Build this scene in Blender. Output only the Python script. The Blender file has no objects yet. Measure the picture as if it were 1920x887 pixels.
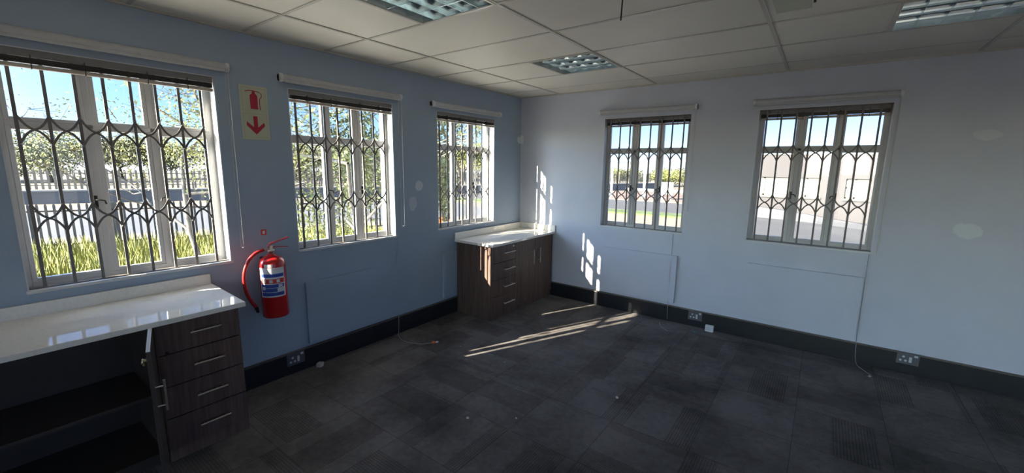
import bpy, math, random
from mathutils import Vector, Matrix
random.seed(7)
S = bpy.context.scene
COL = S.collection

# ------------------------------------------------------------------ camera, sky, sun, exposure
CAMX, CAMY, CAMZ = 3.3631, -4.7385, 1.7072
yaw, pitch, roll = math.radians(36.366), math.radians(-9.559), math.radians(0.795)
fwd = Vector((-math.sin(yaw)*math.cos(pitch), math.cos(yaw)*math.cos(pitch), math.sin(pitch)))
right = Vector((math.cos(yaw), math.sin(yaw), 0)); up = right.cross(fwd)
r2 = math.cos(roll)*right + math.sin(roll)*up
u2 = -math.sin(roll)*right + math.cos(roll)*up
cd = bpy.data.cameras.new('camera'); cam = bpy.data.objects.new('camera', cd); COL.objects.link(cam)
mw = Matrix((r2, u2, -fwd)).transposed().to_4x4(); mw.translation = Vector((CAMX, CAMY, CAMZ)); cam.matrix_world = mw
cd.sensor_width = 36; cd.lens = 36*788.3625/1920; cd.clip_start = .05; cd.clip_end = 3000
S.camera = cam

SUN_K, SUN_EL = 2.15, .49            # sun ray slope dy/dx in plan, tangent of its elevation
SKY_STRENGTH, SUN_STRENGTH, EXPOSURE = .20, 40.0, .35
sdir = Vector((1, SUN_K, -SUN_EL*math.hypot(1, SUN_K))).normalized()
sl = bpy.data.lights.new('sun', 'SUN'); sl.energy = SUN_STRENGTH; sl.angle = math.radians(.53); sl.color = (1, .86, .68)
so = bpy.data.objects.new('sun', sl); COL.objects.link(so)
so.rotation_euler = sdir.to_track_quat('-Z', 'Y').to_euler(); so.location = (-10, -20, 12)
W = bpy.data.worlds.new('world'); S.world = W; W.use_nodes = True
wn = W.node_tree; bg = wn.nodes['Background']
sk = wn.nodes.new('ShaderNodeTexSky'); sk.sky_type = 'NISHITA'; sk.sun_disc = False
sk.sun_elevation = math.atan(SUN_EL); sk.sun_rotation = math.atan2(-sdir.x, -sdir.y)
sk.air_density = 1.0; sk.dust_density = .4; sk.ozone_density = 2.0; sk.altitude = 900
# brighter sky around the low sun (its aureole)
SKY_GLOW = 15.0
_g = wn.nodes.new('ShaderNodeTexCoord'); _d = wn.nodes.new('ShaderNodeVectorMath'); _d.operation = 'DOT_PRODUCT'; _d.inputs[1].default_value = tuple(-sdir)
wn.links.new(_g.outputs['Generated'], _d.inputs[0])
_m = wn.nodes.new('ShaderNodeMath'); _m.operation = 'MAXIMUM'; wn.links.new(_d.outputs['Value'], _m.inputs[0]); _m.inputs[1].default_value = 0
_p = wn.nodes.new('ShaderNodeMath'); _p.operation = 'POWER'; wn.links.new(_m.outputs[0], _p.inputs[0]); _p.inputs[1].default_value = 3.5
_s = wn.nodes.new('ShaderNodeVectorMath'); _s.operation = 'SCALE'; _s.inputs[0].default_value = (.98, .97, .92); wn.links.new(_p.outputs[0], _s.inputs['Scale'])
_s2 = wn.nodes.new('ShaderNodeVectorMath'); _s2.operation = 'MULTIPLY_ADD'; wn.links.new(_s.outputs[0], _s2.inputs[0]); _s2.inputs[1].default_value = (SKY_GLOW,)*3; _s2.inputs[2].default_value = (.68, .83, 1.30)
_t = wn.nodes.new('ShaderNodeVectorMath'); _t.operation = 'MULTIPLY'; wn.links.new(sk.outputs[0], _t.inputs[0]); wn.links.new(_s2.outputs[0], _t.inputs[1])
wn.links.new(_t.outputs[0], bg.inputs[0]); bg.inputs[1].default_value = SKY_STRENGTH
S.view_settings.view_transform = 'Standard'; S.view_settings.look = 'None'
S.view_settings.gamma = 1; S.view_settings.use_curve_mapping = False
S.view_settings.exposure = EXPOSURE

# ------------------------------------------------------------------ materials
def lin(c): return tuple((x/12.92 if x <= .04045 else ((x+.055)/1.055)**2.4) for x in c)
class NT:
    def __init__(s, m): s.t = m.node_tree; s.n = s.t.nodes; s.l = s.t.links
    def new(s, k, **kw):
        n = s.n.new(k)
        for a, v in kw.items(): setattr(n, a, v)
        return n
    def val(s, sock, v):
        if hasattr(v, 'is_output') or isinstance(v, bpy.types.NodeSocket): s.l.new(v, sock)
        else: sock.default_value = v
    def math(s, op, a, b=0., c=None):
        n = s.new('ShaderNodeMath', operation=op); s.val(n.inputs[0], a); s.val(n.inputs[1], b)
        if c is not None: s.val(n.inputs[2], c)
        return n.outputs[0]
    def mix(s, f, a, b):
        n = s.new('ShaderNodeMix', data_type='RGBA'); s.val(n.inputs[0], f)
        s.val(n.inputs[6], a if isinstance(a, bpy.types.NodeSocket) else (*a, 1)); s.val(n.inputs[7], b if isinstance(b, bpy.types.NodeSocket) else (*b, 1))
        return n.outputs[2]
    def noise(s, vec, scale, detail=3, rough=.55):
        n = s.new('ShaderNodeTexNoise'); n.inputs['Scale'].default_value = scale; n.inputs['Detail'].default_value = detail
        n.inputs['Roughness'].default_value = rough
        if vec is not None: s.l.new(vec, n.inputs['Vector'])
        return n.outputs['Fac']
    def coord(s, scale=(1, 1, 1)):
        c = s.new('ShaderNodeTexCoord'); m = s.new('ShaderNodeMapping'); m.inputs['Scale'].default_value = scale
        s.l.new(c.outputs['Object'], m.inputs['Vector']); return m.outputs[0]
def mat(name, col, rough=.6, metal=0., var=.08, scale=8., stretch=(1, 1, 1), bump=0., bscale=None, spec=.5, col2=None, coat=0.):
    m = bpy.data.materials.new(name); m.use_nodes = True; t = NT(m); b = t.n['Principled BSDF']
    b.inputs['Roughness'].default_value = rough; b.inputs['Metallic'].default_value = metal
    b.inputs['Specular IOR Level'].default_value = spec; b.inputs['Coat Weight'].default_value = coat
    vec = t.coord(stretch)
    f = t.noise(vec, scale)
    f2 = t.new('ShaderNodeMapRange'); f2.inputs[1].default_value = .3; f2.inputs[2].default_value = .7; t.l.new(f, f2.inputs[0])
    a = tuple(max(0, x*(1-var)) for x in col); c = col2 or tuple(min(1, x*(1+var)) for x in col)
    t.l.new(t.mix(f2.outputs[0], a, c), b.inputs['Base Color'])
    if bump:
        bn = t.new('ShaderNodeBump'); bn.inputs['Strength'].default_value = bump; bn.inputs['Distance'].default_value = .003
        t.l.new(t.noise(vec, bscale or scale*6), bn.inputs['Height']); t.l.new(bn.outputs[0], b.inputs['Normal'])
    return m
def wall_paint(name, col, marks):
    """matt roller-painted plaster with a few filler patches: marks = (centre, (ru, rv), axis, tint)"""
    m = mat(name, col, .65, var=.03, scale=2.5, bump=.25, bscale=90)
    t = NT(m); b = t.n['Principled BSDF']; base = b.inputs['Base Color'].links[0].from_socket
    c = t.new('ShaderNodeTexCoord'); sx = t.new('ShaderNodeSeparateXYZ'); t.l.new(c.outputs['Object'], sx.inputs[0])
    nz = t.math('MULTIPLY', t.math('SUBTRACT', t.noise(c.outputs['Object'], 14, 2), .5), 1.6)
    for (uc, zc), (ru, rz), ax, tint, stren in marks:
        du = t.math('DIVIDE', t.math('SUBTRACT', sx.outputs[ax], uc), ru); dz = t.math('DIVIDE', t.math('SUBTRACT', sx.outputs[2], zc), rz)
        d = t.math('ADD', t.math('ADD', t.math('MULTIPLY', du, du), t.math('MULTIPLY', dz, dz)), nz)
        mr = t.new('ShaderNodeMapRange'); mr.inputs[1].default_value = 1.15; mr.inputs[2].default_value = .85
        mr.inputs[4].default_value = stren; t.l.new(d, mr.inputs[0])
        base = t.mix(mr.outputs[0], base, tint)
    t.l.new(base, b.inputs['Base Color']); return m
def wood(name, c1, c2, rough=.45):
    m = bpy.data.materials.new(name); m.use_nodes = True; t = NT(m); b = t.n['Principled BSDF']
    b.inputs['Roughness'].default_value = rough; b.inputs['Specular IOR Level'].default_value = .35
    v = t.coord((1, 1, .06)); f = t.noise(v, 55, 4, .6); g = t.noise(v, 9, 2)
    r = t.new('ShaderNodeMapRange'); r.inputs[1].default_value = .35; r.inputs[2].default_value = .65
    t.l.new(t.math('ADD', t.math('MULTIPLY', f, .65), t.math('MULTIPLY', g, .35)), r.inputs[0])
    t.l.new(t.mix(r.outputs[0], c1, c2), b.inputs['Base Color']); return m
def carpet():
    m = bpy.data.materials.new('carpet_tiles'); m.use_nodes = True; t = NT(m); b = t.n['Principled BSDF']
    b.inputs['Roughness'].default_value = .95; b.inputs['Specular IOR Level'].default_value = .15
    c = t.new('ShaderNodeTexCoord'); sx = t.new('ShaderNodeSeparateXYZ'); t.l.new(c.outputs['Object'], sx.inputs[0])
    u = t.math('DIVIDE', t.math('ADD', sx.outputs[0], 10.13), .5); v = t.math('DIVIDE', t.math('ADD', sx.outputs[1], 20.22), .5)
    iu, iv = t.math('FLOOR', u), t.math('FLOOR', v)
    cb = t.new('ShaderNodeCombineXYZ'); t.l.new(iu, cb.inputs[0]); t.l.new(iv, cb.inputs[1])
    wn_ = t.new('ShaderNodeTexWhiteNoise', noise_dimensions='2D'); t.l.new(cb.outputs[0], wn_.inputs['Vector'])
    sc = t.new('ShaderNodeSeparateColor'); t.l.new(wn_.outputs['Color'], sc.inputs[0])
    flip = t.math('GREATER_THAN', sc.outputs[0], .5)
    # rib direction of each tile, ribs in bands
    w = t.math('ADD', t.math('MULTIPLY', flip, u), t.math('MULTIPLY', t.math('SUBTRACT', 1, flip), v))
    rib = t.math('ABSOLUTE', t.math('SINE', t.math('MULTIPLY', w, 95)))
    band = t.math('GREATER_THAN', t.math('FRACT', t.math('ADD', t.math('MULTIPLY', w, 1.), sc.outputs[1])), .52)
    ribbed = t.math('MULTIPLY', band, t.math('GREATER_THAN', sc.outputs[2], .35))
    fu, fv = t.math('FRACT', u), t.math('FRACT', v)
    e = t.math('MINIMUM', t.math('MINIMUM', fu, t.math('SUBTRACT', 1, fu)), t.math('MINIMUM', fv, t.math('SUBTRACT', 1, fv)))
    seam = t.math('LESS_THAN', e, .006)
    n1 = t.noise(c.outputs['Object'], 260, 2); n2 = t.noise(c.outputs['Object'], 1.6, 4, .65); n3 = t.noise(c.outputs['Object'], 24, 3, .7)
    br = t.math('ADD', .6, t.math('MULTIPLY', sc.outputs[1], .12))
    br = t.math('MULTIPLY', br, t.math('ADD', .35, t.math('MULTIPLY', n1, 1.3)))
    br = t.math('MULTIPLY', br, t.math('ADD', -.25, t.math('MULTIPLY', n2, 2.5)))
    br = t.math('MULTIPLY', br, t.math('ADD', .6, t.math('MULTIPLY', n3, .8)))
    br = t.math('MULTIPLY', br, t.math('SUBTRACT', 1.12, t.math('MULTIPLY', ribbed, t.math('MULTIPLY', rib, .4))))
    br = t.math('MULTIPLY', br, t.math('SUBTRACT', 1, t.math('MULTIPLY', seam, .35)))
    t.l.new(t.mix(br, (.006, .006, .006), (.195, .182, .178)), b.inputs['Base Color'])
    bn = t.new('ShaderNodeBump'); bn.inputs['Strength'].default_value = .5; bn.inputs['Distance'].default_value = .004
    t.l.new(t.math('ADD', n1, t.math('MULTIPLY', ribbed, rib)), bn.inputs['Height']); t.l.new(bn.outputs[0], b.inputs['Normal'])
    return m
def glass(name):
    m = bpy.data.materials.new(name); m.use_nodes = True; t = NT(m); t.n.remove(t.n['Principled BSDF'])
    tr = t.new('ShaderNodeBsdfTransparent'); tr.inputs[0].default_value = (.95, .97, .96, 1)
    gl = t.new('ShaderNodeBsdfGlossy'); gl.inputs['Roughness'].default_value = .02
    lw = t.new('ShaderNodeLayerWeight'); lw.inputs[0].default_value = .5      # facing = 1-|cos|: Schlick, the same from both sides
    fr = t.math('ADD', .04, t.math('MULTIPLY', .9, t.math('POWER', lw.outputs['Facing'], 5.)))
    mx = t.new('ShaderNodeMixShader'); t.l.new(fr, mx.inputs[0]); t.l.new(tr.outputs[0], mx.inputs[1]); t.l.new(gl.outputs[0], mx.inputs[2])
    t.l.new(mx.outputs[0], t.n['Material Output'].inputs[0]); return m
FILL = (.66, .70, .72)
M = dict(
 blue=wall_paint('blue_grey_wall_paint', (.335, .42, .525), [((-1.797, 1.49), (.05, .055), 1, (.62, .66, .70), .85), ((-1.885, 1.31), (.05, .075), 1, (.56, .60, .64), .75),
    ((-.03, 2.05), (.05, .05), 1, FILL, .9), ((-1.87, .98), (.06, .03), 1, (.33, .4, .5), .6), ((-1.72, .92), (.05, .04), 1, (.33, .4, .5), .6)]),
 grey=wall_paint('pale_grey_wall_paint', (.545, .575, .655), [((4.305, 1.985), (.075, .04), 0, (.74, .78, .80), .4), ((4.3, 1.25), (.085, .06), 0, (.76, .81, .80), .5),
    ((.0, 2.06), (.05, .06), 0, (.76, .78, .78), .9)]),
 ext=mat('exterior_plaster', (.6, .56, .5), .8, bump=.3),
 reveal=mat('white_reveal_paint', (.62, .63, .64), .5, var=.04),
 frame=mat('white_window_metal', (.54, .545, .55), .4, var=.03),
 gate=mat('backlit_gate_paint', (.17, .155, .145), .45, var=.1, scale=30),  # white-painted gate, its backlit shade put into this dark colour
 glass=glass('window_glass'),
 black=mat('black_metal', (.012, .012, .012), .4),
 ceil=mat('ceiling_tile_vinyl', (.74, .71, .63), .55, var=.05, scale=1.2, bump=.15, bscale=40),
 tbar=mat('ceiling_bar_metal', (.5, .48, .43), .35, metal=.0, var=.04, spec=.6),
 carpet=carpet(),
 skirt=mat('black_skirting', (.012, .014, .019), .38, var=.2, scale=6),
 ledge=mat('skirting_ledge', (.11, .095, .075), .5, var=.2),
 wood=wood('dark_wood_laminate', (.082, .052, .043), (.175, .116, .098)),
 woodedge=mat('dark_edge_banding', (.05, .04, .036), .4),
 chip=mat('bare_white_board_edge', (.62, .64, .68), .6, var=.04),
 quartz=mat('cream_stone_worktop', (.86, .83, .76), .05, var=.05, scale=60, spec=.55),
 steel=mat('brushed_steel', (.62, .6, .55), .28, metal=1., var=.05),
 brass=mat('brass_lock', (.55, .45, .22), .35, metal=1.),
 lumin=mat('louvre_aluminium', (.74, .84, .86), .22, metal=1., var=.04),
 lhouse=mat('luminaire_housing', (.55, .6, .6), .4),
 tube=mat('unlit_fluorescent_tube', (.75, .76, .74), .25),
 blindw=mat('white_roller_fabric', (.5, .51, .53), .55, var=.04, scale=40),
 bslat=mat('dark_blind_slats', (.02, .018, .018), .35, var=.2),
 bhead=mat('grey_blind_headrail', (.2, .2, .2), .5),
 brail=mat('beige_blind_rail', (.5, .44, .37), .45),
 chain=mat('clear_bead_chain', (.5, .5, .48), .3),
 cord=mat('grey_cord', (.3, .32, .34), .5),
 red=mat('red_enamel', (.5, .012, .015), .22, var=.05, coat=.5),
 redhose=mat('red_hose_rubber', (.42, .014, .016), .42),
 labelw=mat('label_white', (.7, .72, .74), .35, var=.02), labelb=mat('label_blue', (.03, .08, .38), .35, var=.02),
 labelr=mat('label_red', (.62, .05, .04), .35, var=.02),
 signbg=mat('sign_pale_yellow', (.50, .53, .40), .5, var=.02), signline=mat('sign_line', (.36, .38, .26), .5, var=.02),
 signred=mat('sign_red', (.42, .018, .055), .45, var=.03),
 socket=mat('grey_socket_plate', (.1, .1, .11), .5), sockw=mat('white_socket_plastic', (.55, .58, .6), .4, var=.02),
 white=mat('white_plastic', (.66, .67, .69), .4, var=.03), orange=mat('orange_plastic', (.75, .16, .04), .4),
 teal=mat('green_plastic', (.05, .24, .2), .4), debris=mat('white_debris', (.5, .49, .45), .8),
 ground=mat('dry_ground', (0.106, 0.0882, 0.0647), .95, var=.25, scale=.35, bump=.3), sand=mat('pale_paving', (0.13, 0.109, 0.084), .9, var=.08, scale=.6),
 asphalt=mat('grey_asphalt', (0.036, 0.0369, 0.0394), .9, var=.1, scale=.5), pink=mat('brick_paving', (0.123, 0.0791, 0.0617), .9, var=.1, scale=.4),
 grass=mat('grass_blades', (0.164, 0.189, 0.0284), .7, var=.3, scale=1.5, col2=(0.26, 0.25, 0.06)), verge=mat('verge_grass', (0.0546, 0.0798, 0.021), .9, var=.4, scale=1.2),
 conc=mat('grey_concrete', (0.0758, 0.078, 0.0833), .85, var=.08, scale=.7), cap=mat('pale_concrete_cap', (0.156, 0.156, 0.151), .8),
 fencedark=mat('grey_steel_palisade', (0.0294, 0.0294, 0.0294), .5), fencetan=mat('weathered_palisade', (0.143, 0.122, 0.084), .7, var=.15),
 bwall=mat('pale_building_render', (0.0405, 0.0365, 0.0359), .85, var=.03, scale=.4), bframe=mat('cream_frame', (0.0777, 0.0681, 0.0495), .6),
 bglass=mat('building_window_glass', (0.122, 0.147, 0.147), .6, spec=.15), broof=mat('grey_roof_sheet', (0.0353, 0.0353, 0.0389), .6),
 bark=mat('grey_bark', (0.0672, 0.0546, 0.042), .9, var=.25, scale=9), barkp=mat('pale_bark', (0.0792, 0.072, 0.0603), .85, var=.25, scale=9),
 lf_y=mat('yellow_green_leaves', (0.126, 0.126, 0.0252), .7, var=.35, scale=1.2, col2=(0.16, 0.17, 0.045)),
 lf_g=mat('green_leaves', (0.042, 0.063, 0.0189), .7, var=.4, scale=1.1, col2=(0.0924, 0.105, 0.0294)),
 lf_d=mat('olive_leaves', (0.0454, 0.0554, 0.0202), .8, var=.4, scale=.4, col2=(0.0966, 0.0882, 0.0294)),
 lf_r=mat('autumn_leaves', (0.143, 0.101, 0.0336), .7, var=.35, scale=1.5, col2=(0.21, 0.16, 0.0504)),
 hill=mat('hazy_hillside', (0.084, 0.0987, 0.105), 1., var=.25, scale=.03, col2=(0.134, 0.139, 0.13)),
)

# ------------------------------------------------------------------ mesh helpers
class MB:
    def __init__(s): s.v = []; s.f = []; s.mi = []; s.cur = 0; s.sm = []
    def add(s, vs, fs, smooth=False):
        o = len(s.v); s.v += [tuple(v) for v in vs]; s.f += [tuple(i+o for i in f) for f in fs]; s.mi += [s.cur]*len(fs); s.sm += [smooth]*len(fs)
    def box(s, a, b):
        x0, x1 = sorted((a[0], b[0])); y0, y1 = sorted((a[1], b[1])); z0, z1 = sorted((a[2], b[2]))
        s.add([(x0,y0,z0),(x1,y0,z0),(x1,y1,z0),(x0,y1,z0),(x0,y0,z1),(x1,y0,z1),(x1,y1,z1),(x0,y1,z1)],
              [(0,3,2,1),(4,5,6,7),(0,1,5,4),(1,2,6,5),(2,3,7,6),(3,0,4,7)]); return s
    def prism(s, poly, fn, d0, d1):
        """poly of (u,v), fn(u,v,d)->xyz"""
        n = len(poly); vs = [fn(u, v, d0) for u, v in poly]+[fn(u, v, d1) for u, v in poly]
        s.add(vs, [tuple(range(n))[::-1], tuple(range(n, 2*n))]+[(i, (i+1) % n, n+(i+1) % n, n+i) for i in range(n)]); return s
    def tube(s, pts, r, seg=8, cap=True):
        pts = [Vector(p) for p in pts]; rs = r if isinstance(r, (list, tuple)) else [r]*len(pts)
        vs = []; n = len(pts); prev = None
        for i, p in enumerate(pts):
            t = (pts[min(i+1, n-1)]-pts[max(i-1, 0)]).normalized()
            if prev is None: a = t.orthogonal().normalized()
            else: a = (prev-t*prev.dot(t)); a = a.normalized() if a.length > 1e-6 else t.orthogonal().normalized()
            prev = a; b = t.cross(a)
            for k in range(seg):
                q = 2*math.pi*k/seg; vs.append(p+(a*math.cos(q)+b*math.sin(q))*rs[i])
        fs = [(i*seg+k, i*seg+(k+1) % seg, (i+1)*seg+(k+1) % seg, (i+1)*seg+k) for i in range(n-1) for k in range(seg)]
        s.add(vs, fs, True)
        if cap: s.add(vs[:seg], [tuple(range(seg))[::-1]]); s.add(vs[-seg:], [tuple(range(seg))])
        return s
    def lathe(s, prof, c, seg=32):
        n = len(prof); vs = [(c[0]+r*math.cos(2*math.pi*k/seg), c[1]+r*math.sin(2*math.pi*k/seg), c[2]+z) for r, z in prof for k in range(seg)]
        s.add(vs, [(i*seg+k, i*seg+(k+1) % seg, (i+1)*seg+(k+1) % seg, (i+1)*seg+k) for i in range(n-1) for k in range(seg)], True)
        s.add(vs[:seg], [tuple(range(seg))[::-1]]); s.add(vs[-seg:], [tuple(range(seg))]); return s
    def build(s, name, m, parent=None, bevel=0., loc=None):
        me = bpy.data.meshes.new(name); me.from_pydata(s.v, [], s.f)
        for x in (m if isinstance(m, (list, tuple)) else [m]): me.materials.append(x)
        me.polygons.foreach_set('material_index', s.mi); me.polygons.foreach_set('use_smooth', s.sm); me.update()
        o = bpy.data.objects.new(name, me); COL.objects.link(o)
        if parent: o.parent = parent
        if loc: o.location = loc
        if bevel:
            b = o.modifiers.new('bevel', 'BEVEL'); b.width = bevel; b.segments = 2; b.limit_method = 'ANGLE'; b.harden_normals = False
        return o
def tag(o, label=None, cat=None, group=None, kind=None):
    if label: o['label'] = label
    if cat: o['category'] = cat
    if group: o['group'] = group
    if kind: o['kind'] = kind
    return o
def empty(name, loc=(0, 0, 0), rz=0): 
    o = bpy.data.objects.new(name, None); COL.objects.link(o); o.location = loc; o.rotation_euler.z = rz; o.empty_display_size = .05; return o
def struct(mb, name, m, **k): return tag(mb.build(name, m, **k), kind='structure')
def dup(o, parent=None):
    c = o.copy(); COL.objects.link(c); c.parent = parent
    for ch in [x for x in COL.objects if x.parent == o]: dup(ch, c)
    return c

# ------------------------------------------------------------------ room shell
H = 2.5986; WT = .20; XR = 7.4; YF = -11.0
SILL, HEAD, WW = 1.005, 2.268, .972
LEFT_WIN = [-4.53, -3.077, -1.538]; BACK_WIN = [1.202, 2.782]
ADDED_RIGHT_WIN = [(a, a+2.2, .3, 2.4) for a in (-10.4, -7.9, -5.4)]  # invented openings out of view, added to light the blue wall
def wall_mb(u0, u1, holes, fn, zt=H+.35, zb=-.1):
    """fn(u, d, z); d outward thickness"""
    mb = MB()
    def bx(a, b, z0, z1):
        p, q = fn(a, 0, z0), fn(b, WT, z1); mb.box(p, q)
    u = u0
    for h0, h1, s0, s1 in sorted(holes):
        bx(u, h0, zb, zt); bx(h0, h1, zb, s0); bx(h0, h1, s1, zt); u = h1
    bx(u, u1, zb, zt); return mb
lfn = lambda u, d, z: (-d, u, z); bfn = lambda u, d, z: (u, d, z)
struct(wall_mb(YF, 0, [(w, w+WW, SILL, HEAD) for w in LEFT_WIN], lfn), 'wall_left', M['blue'])
struct(wall_mb(-WT, XR, [(w, w+WW, SILL, HEAD) for w in BACK_WIN], bfn), 'wall_back', M['grey'])
struct(wall_mb(YF, WT, ADDED_RIGHT_WIN, lambda u, d, z: (XR+d, u, z)), 'wall_right', M['grey'])
struct(wall_mb(-WT, XR+WT, [(2.8, 4.6, .1, 2.35)], lambda u, d, z: (u, YF-d, z)), 'wall_front', M['grey'])  # opening added behind the camera for more daylight
struct(MB().box((-WT, YF-WT, -.1), (XR+WT, WT, 0)), 'floor', M['carpet'])

# ceiling: tiles on a visible grid of bars, 1.2 x 0.6 m, with openings for the fittings
AX, BY = .582, -.9636
xs = [0]+[AX+.6*i for i in range(0, 12) if AX+.6*i < XR]+[XR]
ys = sorted(set([0, BY+.6] + [BY-.6*j for j in range(0, 17) if BY-.6*j > YF] + [YF]), reverse=True)
LIGHTS = [(AX+.6, BY-.6), (AX+.6, BY-2.4), (AX+3.0, BY-.6)]
islight = lambda cx, cy: any(lx < cx < lx+.6 and ly < cy < ly+.6 for lx, ly in LIGHTS)
cb = MB()
gx = sorted(set([0, XR]+[AX+.6*i for i in range(-0, 12) if AX+.6*i < XR]))
for j in range(len(ys)-1):
    for i in range(len(gx)-1):
        if not islight((gx[i]+gx[i+1])/2, (ys[j]+ys[j+1])/2):
            cb.box((gx[i], ys[j+1], H), (gx[i+1], ys[j], H+.012))
cb.box((-WT, YF-WT, H+.34), (XR+WT, WT, H+.4))
struct(cb, 'ceiling', M['ceil'])
gb = MB()
for i in range(0, 7):
    x = AX+1.2*i
    if x < XR: gb.box((x-.011, YF, H-.006), (x+.011, 0, H+.001))
for y in ys[1:-1]:
    if abs(y-(BY+.6)) < .01: gb.box((0, y-.006, H-.002), (XR, y+.006, H+.001)); continue
    gb.box((0, y-.010, H-.0045), (XR, y+.010, H+.001))
for lx, ly in LIGHTS: gb.box((lx-.011, ly, H-.005), (lx+.011, ly+.6, H+.001))
gb.box((0, YF, H-.012), (.02, 0, H+.001)); gb.box((0, -.02, H-.012), (XR, 0, H+.001))
struct(gb, 'trim_ceiling', M['tbar'])

# black skirting trunking with its paint ledge
def skirt(name, p, q, p2, q2):
    e = MB().box(p, q).build(name, M['skirt'], bevel=.004); tag(e, kind='structure')
    MB().box(p2, q2).build('top_ledge', M['ledge'], e)
skirt('baseboard_left', (0, YF, 0), (.028, 0, .172), (0, YF, .172), (.031, 0, .180))
skirt('baseboard_back', (.028, -.028, 0), (XR, 0, .172), (.031, -.031, .172), (XR, 0, .180))

# ------------------------------------------------------------------ windows (local x along the wall, y outward)
PANES_X = [(.05, .309), (.392, .600), (.676, .922)]
ROWS = [(1.055, 1.862), (1.926, 2.225)]
def ring(mb, x0, x1, z0, z1, w, ya, yb):
    mb.box((x0, ya, z0), (x0+w, yb, z1)); mb.box((x1-w, ya, z0), (x1, yb, z1))
    mb.box((x0+w, ya, z0), (x1-w, yb, z0+w)); mb.box((x0+w, ya, z1-w), (x1-w, yb, z1))
def make_window():
    r = empty('window_1'); tag(r, kind='structure')
    mb = MB(); t = .006
    mb.box((0, 0, SILL), (t, WT, HEAD)); mb.box((WW-t, 0, SILL), (WW, WT, HEAD)); mb.box((0, 0, HEAD-t), (WW, WT, HEAD))
    mb.build('reveal_lining', M['reveal'], r)
    MB().box((-.006, -.008, SILL-.014), (WW+.006, .094, SILL+.004)).build('window_sill', M['reveal'], r, bevel=.003)
    mb = MB(); ring(mb, .0, WW, SILL, HEAD, .030, .095, .130)
    for x in (.350, .638): mb.box((x-.016, .095, SILL+.03), (x+.016, .130, HEAD-.03))
    mb.box((.03, .095, 1.882), (WW-.03, .130, 1.908))
    mb.build('window_frame', M['frame'], r, bevel=.002)
    xe = [(.03, .334), (.366, .622), (.654, WW-.03)]; ze = [(SILL+.03, 1.882), (1.908, HEAD-.03)]
    for i in range(3):
        for k in range(2):
            (gx0, gx1), (gz0, gz1) = PANES_X[i], ROWS[k]
            if i == 1 and k == 0: gz1 = 1.874
            (x0, x1), (z0, z1) = xe[i], ze[k]
            ya = .090 if i != 1 else .100
            mb = MB(); a, b = ya, .122
            mb.box((x0, a, z0), (gx0, b, z1)); mb.box((gx1, a, z0), (x1, b, z1)); mb.box((gx0, a, z0), (gx1, b, gz0)); mb.box((gx0, a, gz1), (gx1, b, z1))
            sh = mb.build('sash', M['frame'], r, bevel=.0025)
            MB().box((gx0, .107, gz0), (gx1, .110, gz1)).build('pane', M['glass'], sh)
    for x, sgn in ((.328, 1), (.668, -1)):
        mb = MB().box((x-.008, .078, 1.43), (x+.008, .091, 1.50))
        mb.tube([(x, .080, 1.475), (x+sgn*.012, .066, 1.475), (x+sgn*.035, .060, 1.47), (x+sgn*.04, .060, 1.45)], .005, 6)
        mb.build('window_handle', M['black'], r)
    return r
w0 = make_window()
wins = [w0]
for i in range(4):
    c = dup(w0); c.name = 'window_%d' % (i+2); wins.append(c)
PLACES = [((0, y, 0), math.pi/2) for y in LEFT_WIN]+[((x, 0, 0), 0) for x in BACK_WIN]
for w, (l, rz) in zip(wins, PLACES): w.location = l; w.rotation_euler.z = rz
# invented windows on the unseen side, added to bring daylight to the walls
def added_window(n, fn, u0, u1, z0, z1):
    r = empty('window_%d' % n); tag(r, kind='structure'); mb = MB()
    for a, b in ((u0, u0+.05), (u1-.05, u1), ((u0+u1)/2-.025, (u0+u1)/2+.025)): mb.box(fn(a, .08, z0), fn(b, .14, z1))
    mb.box(fn(u0, .08, z0), fn(u1, .14, z0+.05)); mb.box(fn(u0, .08, z1-.05), fn(u1, .14, z1)); mb.build('window_frame', M['frame'], r)
    MB().box(fn(u0, .11, z0), fn(u1, .113, z1)).build('pane', M['glass'], r)
for n, a in ((6, 2.8),): added_window(n, lambda u, d, z: (u, YF-d, z), a, a+1.8, .1, 2.35)

for n, (a, b, c, d) in enumerate(ADDED_RIGHT_WIN): added_window(7+n, lambda u, d_, z: (XR+d_, u, z), a, b, c, d)

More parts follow.
